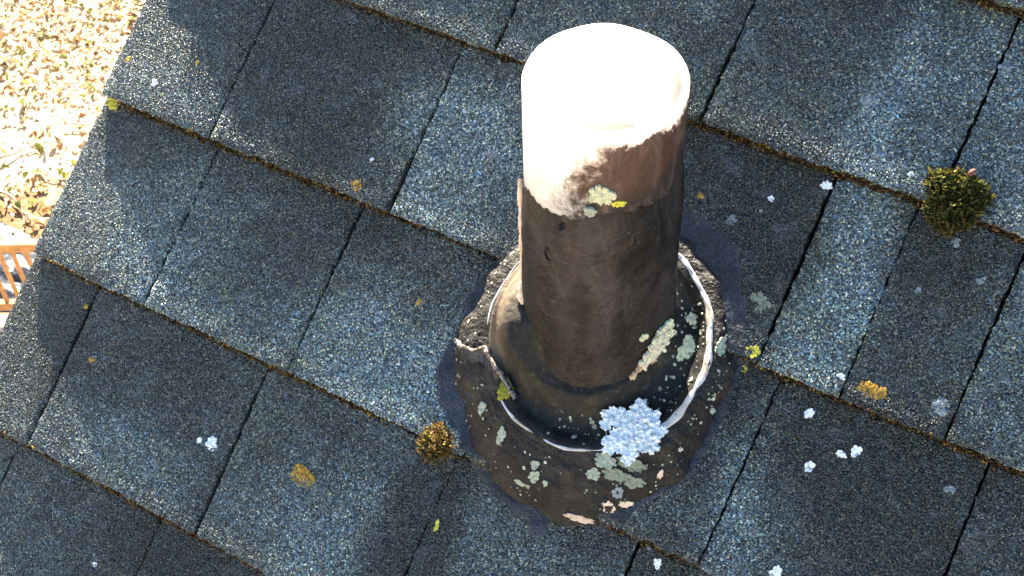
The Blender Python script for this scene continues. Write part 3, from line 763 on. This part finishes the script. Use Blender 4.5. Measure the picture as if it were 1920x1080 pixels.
# --- on the shingles: (label, u, v, w, h, material)
ROOFL = [
 ('bright white lichen dot on the sunlit strip near the top of the rake', -354, -118, 6.5, 6, 'lich_white'),
 ('faint orange lichen fleck at the edge of the top sunlit strip', -324, -90, 4, 5, 'lich_orange'),
 ('yellow green lichen tuft on the rake corner, at the end of a shingle course', -391, -146, 19, 12, 'lich_gold'),
 ('rusty orange lichen on the rake edge above the yellow corner tuft', -391, -108, 8, 7, 'lich_orange'),
 ('dull orange brown lichen hugging a butt edge left of the pipe', -146, -134, 11, 12, 'lich_orange'),
 ('small white lichen dot on the pale shingle left of the pipe top', -118, -79, 4, 4.5, 'lich_gray'),
 ('tiny upright white lichen fleck above the orange brown patch', -143, -111, 2.6, 5, 'lich_white'),
 ('faint round grey lichen just left of the glowing pipe', -55, -74, 12, 10, 'lich_gray'),
 ('white lichen cluster in the lower left shingle, bigger of the pair', -177, -361, 9, 12, 'lich_white'),
 ('small white lichen beside the bigger white cluster in the lower left', -188, -363, 4.5, 5, 'lich_white'),
 ('lone small pale lichen dot left of the white cluster pair', -243, -392, 4, 3.5, 'lich_gray'),
 ('pale yellow green lichen sitting on the lowest butt edge', -260, -430, 11, 5, 'lich_green'),
 ('white lichen dot near the bottom left corner of the picture', -232, -488, 4.2, 4.2, 'lich_white'),
 ('large round orange lichen disc on the lower left shingles', -95, -355, 26, 25, 'lich_orange'),
 ('faint brown lichen smudge inside the shaded left shingle', -308, -344, 8, 7, 'lich_orange'),
 ('small brown lichen smudge beside the left joint near the rake', -336, -308, 6, 5, 'lich_orange'),
 ('pale grey lichen streak on the broad shingle at upper right', 190, 51, 13, 16, 'lich_gray'),
 ('grey lichen patch near the top right corner, right of the joint', 266, 103, 12, 9, 'lich_gray'),
 ('white lichen dot just left of the green moss clump', 236, 14, 4, 3.5, 'lich_white'),
 ('small white lichen dot between the pipe and the right joints, upper of two', 153, -33, 4.5, 4.5, 'lich_white'),
 ('smaller pale lichen dot just below the upper white dot right of the pipe', 150, -44, 3.5, 3.2, 'lich_gray'),
 ('elongated white lichen touching the butt edge at the head of a joint', 185, -11, 9, 5.5, 'lich_white'),
 ('grey lichen blotch right of the pipe above the tar', 133, -57, 9, 9, 'lich_gray'),
 ('small pale lichen star on the tar right of the pipe', 129, -73, 4.5, 4.5, 'lich_gray'),
 ('round orange lichen right of the pipe, upper of two', 106, -49, 7, 6.5, 'lich_orange'),
 ('round orange lichen right of the pipe, lower of two', 112, -70, 7.5, 6.5, 'lich_orange'),
 ('pale green grey leafy lichen right of the tar smear', 175, -104, 15, 14, 'lich_green'),
 ('bright yellow lichen at the right end of the tar smear', 184, -137, 9.5, 8.5, 'lich_gold'),
 ('small yellow green lichen just below the bright yellow one', 181, -150, 5, 5, 'lich_gold'),
 ('small white lichen at the foot of the joint right of the pipe', 245, -130, 6, 4, 'lich_white'),
 ('sprawling orange lichen stain along a butt edge at right', 267, -131, 26, 13, 'lich_orange'),
 ('large pale blue grey lichen beside the joint at lower right', 311, -126, 14, 22, 'lich_gray'),
 ('white lichen fleck just under the butt edge right of the pipe', 234, -161, 6.5, 7.5, 'lich_white'),
 ('left one of two close white lichen flecks at lower right', 264, -178, 7, 5, 'lich_white'),
 ('right one of two close white lichen flecks at lower right', 272, -172, 7, 8, 'lich_white'),
 ('lowest white lichen fleck in the lower right shingle', 248, -194, 7, 7.5, 'lich_white'),
 ('grey lichen smudge near the joint at far lower right', 336, -172, 9, 8, 'lich_gray'),
 ('white lichen cut by the bottom edge right of the boot', 255, -268, 8, 10, 'lich_white'),
 ('pale white lichen speck under the boot at the bottom', 178, -297, 6, 7, 'lich_white'),
 ('tiny grey lichen speck above the pale speck under the boot', 169, -290, 4, 4.5, 'lich_gray'),
 ('small orange lichen speck left of the pipe base', -63, -197, 5.5, 6, 'lich_orange'),
 ('grey lichen dot on the narrow shingle under the moss clump', 304, -36, 7, 6, 'lich_gray'),
 ('dim grey lichen dot beside the long right joint', 269, -57, 6, 6, 'lich_gray'),
 ('pale patch of lichen directly beneath the moss clump', 279, -18, 7, 9, 'lich_gray'),
 ('wisp of olive lichen on the joint below the small brown moss', 19, -341, 3.5, 9, 'lich_gold'),
]
for lab, u, v, w, h, mt in ROOFL:
    flat = mt in ('lich_orange', 'lich_gray')
    z = 1.2 if flat else 2.2
    if mt == 'lich_gray' or (mt == 'lich_orange'):
        sz = 1.15; lichen(lab, RF(u, v), w, h, mt, n=int(min(240, w*h*(.42 if mt == 'lich_orange' and w > 20 and h > 20 else .30))), size=sz, thick=.55, curl=.1, ruff=.4, solid=False)
    else:
        lichen(lab, RF(u, v), w, h, mt, thick=1.2, curl=.3, n=int(max(6, w*h*.45)), size=max(.9, min(w, h)*.2))
# --- on the boot
BOOTL = [
 ('cream lichen blob at the left end of the specks on the boot front', 77, -268, 6, 6, 'lich_green'),
 ('second pale lichen blob down the boot front, under the first', 79, -276, 6.5, 9, 'lich_green'),
 ('round grey green lichen in the middle of the boot front', 118, -257, 9.5, 7.5, 'lich_green'),
 ('wide grey green lichen just under the white rim at the front', 123, -245, 15, 9, 'lich_green'),
 ('pale green lichen crust right of the wide one under the rim', 140, -240, 17, 9, 'lich_green'),
 ('large scalloped lichen crust halfway down the boot front', 133, -251, 17, 9, 'lich_green'),
 ('yellowish lichen crust below the scalloped one', 145, -251, 12, 9, 'lich_green'),
 ('blue grey lichen disc low on the boot front', 137, -262, 7.5, 8, 'lich_gray'),
 ('upper pale lichen on the left shoulder of the boot', 24, -247, 6, 8, 'lich_green'),
 ('blue green lichen on the left shoulder beneath the flap', 46, -259, 6, 11, 'lich_green'),
 ('yellow crusty lichen hanging on the end of the torn flap', 36, -228, 9, 17, 'lich_gold'),
 ('grey green leafy lichen against the outside of the right rim', 163, -142, 8, 12, 'lich_green'),
 ('pale dot of lichen low on the right flank of the boot', 174, -185, 4, 4.5, 'lich_green'),
 ('small yellow green leafy lichen in the gully right of the pipe', 141, -152, 12, 16, 'lich_yellow'),
 ('tiny pale lichen specks in the gully at upper right', 136, -132, 7, 8, 'lich_yellow'),
 ('small grey lichen at the lower left of the boot front', 88, -277, 4, 4, 'lich_green'),
 ('yellowish flake of lichen at lower left of the boot', 69, -285, 8, 4, 'lich_green'),
]
for lab, u, v, w, h, mt in BOOTL:
    lichen(lab, BF(u, v), w*1.12, h*1.12, mt, thick=1.2, curl=.25, n=int(max(9, w*h*.7)), size=max(.75, min(w, h)*.15), ruff=.45)
for lab, u, v, w, h in [('tan bare patch at the foot of the boot front, left of two', 134, -275, 9, 10), ('tan bare patch at the foot of the boot front, right of two', 144, -268, 10, 6),
                        ('long pale bare strip along the bottom lip of the boot', 117, -291, 24, 5), ('small slanted tan patch on the right flank of the boot', 159, -239, 3.5, 8)]:
    o = lichen(lab, BF(u, v), w, h, 'flake', thick=.5, n=int(w*h*.5), size=1.6, name='bare_patch', cat='bare patch')
# big foliose ones
fr = frame_roof(132, -220, 31)
fr = (fr[0], fr[1], (fr[2]-.16*fr[3])/1.013, (fr[3]+.16*fr[2])/1.013)
V, F = [], []; off = 0
for du_, dv_, w_, h_, sd_, tk in ((0, 0, 30, 30, 3, 2.2), (-12, 6, 24, 17, 4, 2.6), (8, 12, 17, 22, 5, 2.8), (14, -2, 22, 16, 6, 2.4), (-7, -11, 18, 22, 7, 2.4), (6, -15, 13, 15, 8, 1.8), (-2, 17, 13, 15, 9, 2.0), (19, 9, 9, 9, 10, 1.8), (-18, -2, 11, 9, 12, 1.6)):
    f_ = (fr[0]+(fr[1]*du_+fr[2]*dv_)*.001, fr[1], fr[2], fr[3])
    a, q = crust(f_, w_, h_, tk, sd_, 7); V.append(a); F.append(q+off); off += len(a)
tag(make('lichen_rosette', np.concatenate(V), np.concatenate(F), M['lich_big'], origin=fr[0], smooth=True), 'big pale blue ruffled lichen rosette lying over the front right of the rim', 'lichen')
def cream():
    c, tan, up, nrm = on_pipe(-20, .024, .054); V, F = [], []; off = 0
    for i in range(6):
        t = i/5
        f = on_pipe(-36+27*t, .000+.042*t, .0545); f = (f[0], f[2], f[3], f[1])
        a, b = crust(f, 30+6*math.sin(i*2), 20, 2.4, 30+i, 6); V.append(a); F.append(b+off); off += len(a)
    return np.concatenate(V), np.concatenate(F)
vv, ff = cream()
tag(make('lichen_rosette', vv, ff, M['lich_yellow'], smooth=True), 'cream yellow lichen stretched diagonally on the lower right of the pipe', 'lichen')
lichen('smooth cream lichen button just above the diagonal cream lichen', PF(-28, .051, .0535), 7, 7, 'lich_yellow', thick=1., n=14, size=1.8)
lichen('pale yellow lichen blossom on the front of the pipe below its stained top', PF(-64, .191, .0503), 15, 16, 'lich_yellow', thick=2.2, n=40, size=2.2, curl=.4)
lichen('small greenish lichen just under the pale blossom on the pipe', PF(-71, .178, .0518), 7, 8, 'lich_green', thick=1.8, n=14, size=1.7, curl=.3)
lichen('thin olive lichen smear right of the pale blossom on the pipe', PF(-52, .183, .0506), 9, 5, 'lich_gold', thick=.8, n=10, size=1.1, curl=.3)
# scattered specks: nobody could count them
V, F = [], []; off = 0; r = np.random.default_rng(5)
for i in range(420):
    a = r.uniform(-3.14, 3.14); q = r.uniform(0, 1)
    if i < 260: rr = 88+(float(base_radius(np.array(a)))-90)*q; 
    else: a = r.uniform(-1.6, 1.2); rr = r.uniform(56, 76)
    u, v = 80+rr*math.cos(a), -169+rr*math.sin(a)
    if i < 260 and math.sin(a) > .5: continue
    s = r.choice([.5, .7, .9, 1.5], p=[.4, .35, .2, .05]); p, q_ = lobes(BF(u, v), s, s, 2, s, .5, 900+i, .3)
    V.append(p); F += [tuple(k+off for k in f) for f in q_]; off += len(p)
tag(make('lichen_specks', np.concatenate(V), F, M['lich_green']), 'fine pale lichen specks dotted over the tarred boot', 'lichen', kind='stuff')

def blades(fr, R, H, n, length, sd, dome=1., wid=.32):
    o, a, b, c = fr; r = np.random.default_rng(sd)
    ang = r.uniform(0, 6.283, n); rad = np.sqrt(r.uniform(0, 1, n))*(1-.24*(.5+.5*np.sin(ang*3+sd+np.sin(ang*2))))
    x, y = rad*np.cos(ang)*R, rad*np.sin(ang)*R
    z = H*np.sqrt(np.maximum(0, 1-rad**2))*dome*r.uniform(.6, 1., n)*(.85+.3*fbm(x, y, .35, sd))
    d = np.stack([x/R*.9+r.normal(0, .65, n), y/R*.7+r.normal(0, .65, n), .8+0*x], 1); d /= np.linalg.norm(d, axis=1)[:, None]
    s = np.cross(d, r.normal(0, 1, (n, 3))); s /= np.linalg.norm(s, axis=1)[:, None]
    L = length*r.uniform(.6, 1.3, n)[:, None]; W_ = length*wid*r.uniform(.6, 1.2, n)[:, None]
    p0 = np.stack([x, y, np.maximum(z-L[:, 0]*.5, 0)], 1); bend = np.cross(s, d)*r.normal(0, .35, n)[:, None]
    p1 = p0+d*L*.55+bend*L*.3; p2 = p0+d*L+bend*L*.9
    V = np.stack([p0-s*W_*.35, p0+s*W_*.35, p1+s*W_*.6, p2, p1-s*W_*.6], 1).reshape(-1, 3)*.001
    F = np.arange(n*5).reshape(n, 5)
    return o+V[:, :1]*a+V[:, 1:2]*b+V[:, 2:]*c, F
def moss(label, fr, R, H, n, L, mat, sd, bn=None, brown_dir=None):
    e = empty('moss_clump', fr[0], label, 'moss')
    vv, ff = blades(fr, R, H, n, L, sd); make('moss_leaves', vv, ff, M[mat], e)
    if bn:
        f2 = (fr[0]+fr[2]*(-R*.45)*.001+fr[1]*R*.1*.001, fr[1], fr[2], fr[3]); vv, ff = blades(f2, R*.75, H*.65, bn, L*.9, sd+1)
        o = make('brown_moss_leaves', vv, ff, M['moss_brown'], e); o['label'] = 'rusty brown dying fringe on the lower side'
    # dark cushion under the leaves
    th_ = np.linspace(0, 6.283, 24, endpoint=False); V = []
    for s in np.linspace(1, .02, 7):
        V.append(np.stack([R*.8*s*np.cos(th_), R*.8*s*np.sin(th_), H*.5*np.sqrt(max(0, 1-s*s))+0*th_-1], 1))
    V = np.concatenate(V)*.001; V = fr[0]+V[:, :1]*fr[1]+V[:, 1:2]*fr[2]+V[:, 2:]*fr[3]
    make('cushion', V, grid_faces(24, 7, True), M['debris'], e, smooth=True)
    return e
mc = moss('bright yellow green moss clump on a butt edge at the far right', RF(269, 9), 22, 10, 1300, 5.2, 'moss', 41, 500)
fr = RF(262, 33); th_ = np.linspace(0, 6.283, 16, endpoint=False); V = []
for i in range(9):
    a = math.pi*i/8; V.append(np.stack([2.2*math.sin(a)*np.cos(th_), 2.9*math.sin(a)*np.sin(th_+.3), 8+2.2*math.cos(a)+0*th_], 1))
V = np.concatenate(V)*.001
fr = RF(273, 27)
make('pink_bud', fr[0]+V[:, :1]*fr[1]+V[:, 1:2]*fr[2]+V[:, 2:]*fr[3], grid_faces(16, 9, True), M['bud'], mc, smooth=True)
moss('small brown olive moss clump tucked against the lower left of the boot', RF(-3, -286), 14, 14, 620, 4.0, 'moss_brown', 43, 160)

# debris and moss dust packed along the butt edges and joints
V, F = [], []; r = np.random.default_rng(15)
T4 = np.array([(0, 0, 1), (.94, 0, -.33), (-.47, .82, -.33), (-.47, -.82, -.33)])
F4 = np.array([(0, 1, 2), (0, 2, 3), (0, 3, 1), (1, 3, 2)])
P = []
for k in COURSES:
    vb = -Eh*k
    n_ = 11000
    u = r.uniform(-400, 640, n_); dens = .45+.55*(fbm(u, 0*u, .02, k+9)+.35*fbm(u, 0*u, .11, k+3))
    if k in (0, 1): dens = dens+.25*(u > 60)
    keep = r.uniform(0, 1, n_) < np.clip(dens+.12, .10, 1)
    keep &= (u > -385)
    u = u[keep]; dv = -np.abs(r.normal(0, 2.2, len(u)))+.6
    P.append(np.stack([u, vb+dv, np.full(len(u), .3)+r.uniform(0, 1, len(u))**1.5*T*.95*np.exp(np.minimum(dv, 0)*.45)], 1))
for k, (us, _) in COURSES.items():
    for uu in us[1:-1]:
        n_ = int(r.choice([20, 60, 160])); s = r.uniform(0, Eh, n_)**1.0
        P.append(np.stack([uu+r.normal(0, .7, n_), -Eh*k+s, T*(1-s/Eh)-r.uniform(3.5, 6.5, n_)], 1))
P = np.concatenate(P); n_ = len(P); S = r.gamma(3, .26, n_)+.3
Q = Matrix.Identity(3)
ax = r.normal(0, 1, (n_, 3, 3)); ax /= np.linalg.norm(ax, axis=2)[:, :, None]
V = P[:, None, :]+np.einsum('vj,njk->nvk', T4, ax)*S[:, None, None]
F = (np.arange(n_)*4)[:, None, None]+F4[None]
tag(make('joint_debris', RW(V.reshape(-1, 3)), F.reshape(-1, 3), M['debris'], origin=RW([(0, 0, 0)])[0]), 'rusty brown moss dust and grit packed along the shingle edges', 'moss dust', kind='stuff')

# ================================================================== DOWN ON THE GROUND
# dead leaves
def leaves(n, x0, x1, y0, y1, sd, size, mat, name, label, cat, dens=None, tall=0.):
    r = np.random.default_rng(sd); x = r.uniform(x0, x1, n); y = r.uniform(y0, y1, n)
    if dens is not None:
        k = r.uniform(0, 1, n) < dens(x, y); x, y = x[k], y[k]
    n = len(x); z = ground_z(x, y)+r.uniform(.002, .03, n)
    a = r.uniform(0, 6.283, n); L = size*r.uniform(.6, 1.4, n); W_ = L*r.uniform(.4, .75, n)
    d = np.stack([np.cos(a), np.sin(a), r.normal(0, .25+tall, n)], 1); s = np.stack([-np.sin(a), np.cos(a), r.normal(0, .35, n)], 1)
    up = np.array((0, 0, 1.)); c = np.stack([x, y, z], 1); cu = (r.uniform(.1, .55, n)*L)[:, None]*up
    P_ = [c-d*L[:, None]*.5+cu*.3, c-d*L[:, None]*.15+s*W_[:, None]*.5+cu, c+d*L[:, None]*.22+s*W_[:, None]*.42+cu*.9, c+d*L[:, None]*.5+cu*.4,
          c+d*L[:, None]*.22-s*W_[:, None]*.42+cu*.8, c-d*L[:, None]*.15-s*W_[:, None]*.5+cu, c]
    V = np.stack(P_, 1); V[:, :, 2] += .005
    base = (np.arange(n)*7)[:, None, None]; Q_ = np.array([(0, 5, 6), (0, 6, 1), (1, 6, 2), (2, 6, 3), (3, 6, 4), (4, 6, 5)])
    return tag(make(name, V.reshape(-1, 3), (base+Q_[None]).reshape(-1, 3), M[mat], origin=(x.mean(), y.mean(), GZ)), label, cat, kind='stuff')
def ld(x, y):
    # thick litter further out, thin near the house
    return np.clip(.22+.8*(y-4.75)/1.2+.25*fbm(x, y, 1.5, 4), .10, 1)
leaves(38000, -12, -5, 2.2, 9.5, 3, .052, 'leaf', 'leaf_litter', 'sunlit dead leaves scattered over the ground below the rake', 'leaf litter', ld)
def gd(x, y): return np.clip(.5*fbm(x, y, 1.1, 8)+.1, 0, 1)
leaves(9000, -12, -5, 3.2, 9.5, 5, .07, 'grass', 'thin_grass', 'thin green grass showing between the dead leaves', 'grass', gd, .5)
# twigs, each one its own
r = np.random.default_rng(8)
def twig(p, a, L, rad, label, branches=2):
    V, F = [], []
    def seg(pts, r0, r1):
        b = len(V); m = len(pts)
        for i, q in enumerate(pts):
            t = np.array(pts[min(i+1, m-1)])-np.array(pts[max(i-1, 0)]); t /= np.linalg.norm(t)
            s = np.cross(t, (0, 0, 1)); s /= np.linalg.norm(s)+1e-9; u_ = np.cross(s, t); rr = r0+(r1-r0)*i/(m-1)
            for j in range(5): V.append(np.array(q)+(s*math.cos(j*1.2566)+u_*math.sin(j*1.2566))*rr)
        for i in range(m-1):
            for j in range(5): F.append((b+i*5+j, b+i*5+(j+1) % 5, b+(i+1)*5+(j+1) % 5, b+(i+1)*5+j))
    def path(p, a, L, m=9):
        o = []; x, y = p
        for i in range(m):
            o.append((x, y, float(ground_z(np.array(x), np.array(y)))+.02+rad+.012*math.sin(i))); a += r.normal(0, .16); x += math.cos(a)*L/m; y += math.sin(a)*L/m
        return o
    main = path(p, a, L); seg(main, rad, rad*.4)
    for _ in range(branches):
        i = r.integers(2, 7); q = main[i]; seg(path(q[:2], a+r.choice([-1, 1])*r.uniform(.4, .9), L*r.uniform(.25, .5)), rad*.6, rad*.25)
    tag(make('fallen_twig', V, F, M['twig']), label, 'twig', 'dry twigs on the soil below the rake')
TW = [((-7.6, 4.25), .3, .9, .012, 'long dry twig lying on the soil just behind the orange railing'),
      ((-7.5, 4.6), -.4, .6, .008, 'thin dry twig on bare soil above the railing twig'),
      ((-7.9, 4.45), 1.1, .5, .014, 'short thick broken twig at the left edge above the railing'),
      ((-7.4, 4.12), 2.2, .35, .010, 'crooked pale twig nearest the railing top'),
      ((-8.2, 5.3), -.9, .5, .009, 'forked twig lying among the leaves halfway up'),
      ((-7.6, 5.1), .5, .6, .007, 'slender twig on the pale bare soil beside the rake'),
      ((-8.9, 5.9), .2, .6, .008, 'thin twig in the thick leaf litter near the top left')]
for t in TW: twig(*t)

# deck and railing (world metres); dv runs along the rail
dv = np.array((.8656, .5001, 0)); dn = np.array((-.5001, .8656, 0)); up = np.array((0, 0, 1.))
R0 = np.array((-5.87, 3.036, -6.0))
AX = [dv, dn, up]
rail = empty('wooden_railing', R0+dv*(-1)+up*(-.85), 'orange stained wooden deck railing with thin balusters below the rake at far left', 'railing')
L0, L1 = -2.6, 1.0; Lm, Ll = (L0+L1)/2, L1-L0
def rb(name, c, s):
    vv, ff = box(R0+dv*c[0]+dn*c[1]+up*c[2], s, AX); return make(name, vv, ff, M['railwood'], rail)
rb('top_rail', (Lm, 0, -.035), (Ll, .05, .075))
rb('bottom_rail', (Lm, 0, -.62), (Ll, .045, .07))
x = L0+.1; i = 0
while x < L1:
    rb('baluster', (x, 0, -.325), (.024, .024, .53)); x += .088
for x in (L0+.05, L1-.05, (L0+L1)/2): rb('post', (x, 0.0, -.42), (.089, .12, .86))
deck = empty('wooden_deck', R0+up*(-.82), 'pale sunlit wooden deck beneath the orange railing', 'deck')
for i in range(11):
    vv, ff = box(R0+dv*Lm+dn*(-.02-.145*i-.05)+up*(-.745), (Ll, .138, .028), AX); make('board', vv, ff, M['deckwood'], deck)
vv, ff = box(R0+dv*Lm+dn*.035+up*(-.84), (Ll, .035, .15), AX); make('rim_board', vv, ff, M['railwood'], deck)
for x in (L0+.2, L1-.2):
    for y in (-.1, -1.4):
        vv, ff = box(R0+dv*x+dn*y+up*(-1.09), (.09, .09, .66), AX); make('post', vv, ff, M['railwood'], deck)
# crumpled tarp heaped behind the railing
n = 46
a, b = np.meshgrid(np.linspace(-1, 1, n), np.linspace(-1, 1, n))
x = -6.78+a*.80; y = 3.46+b*.52
rr = np.clip(1-(np.abs(a)**3+np.abs(b)**3), 0, 1)
z = GZ+.03+rr*(.17+.11*fbm(x, y, 6, 3))+.05*rr*np.abs(fbm(x, y, 17, 4))
tag(make('crumpled_tarp', np.stack([x.ravel(), y.ravel(), z.ravel()], 1), grid_faces(n, n), M['tarp']), 'crumpled grey blue plastic tarp on the ground behind the orange railing', 'tarp')
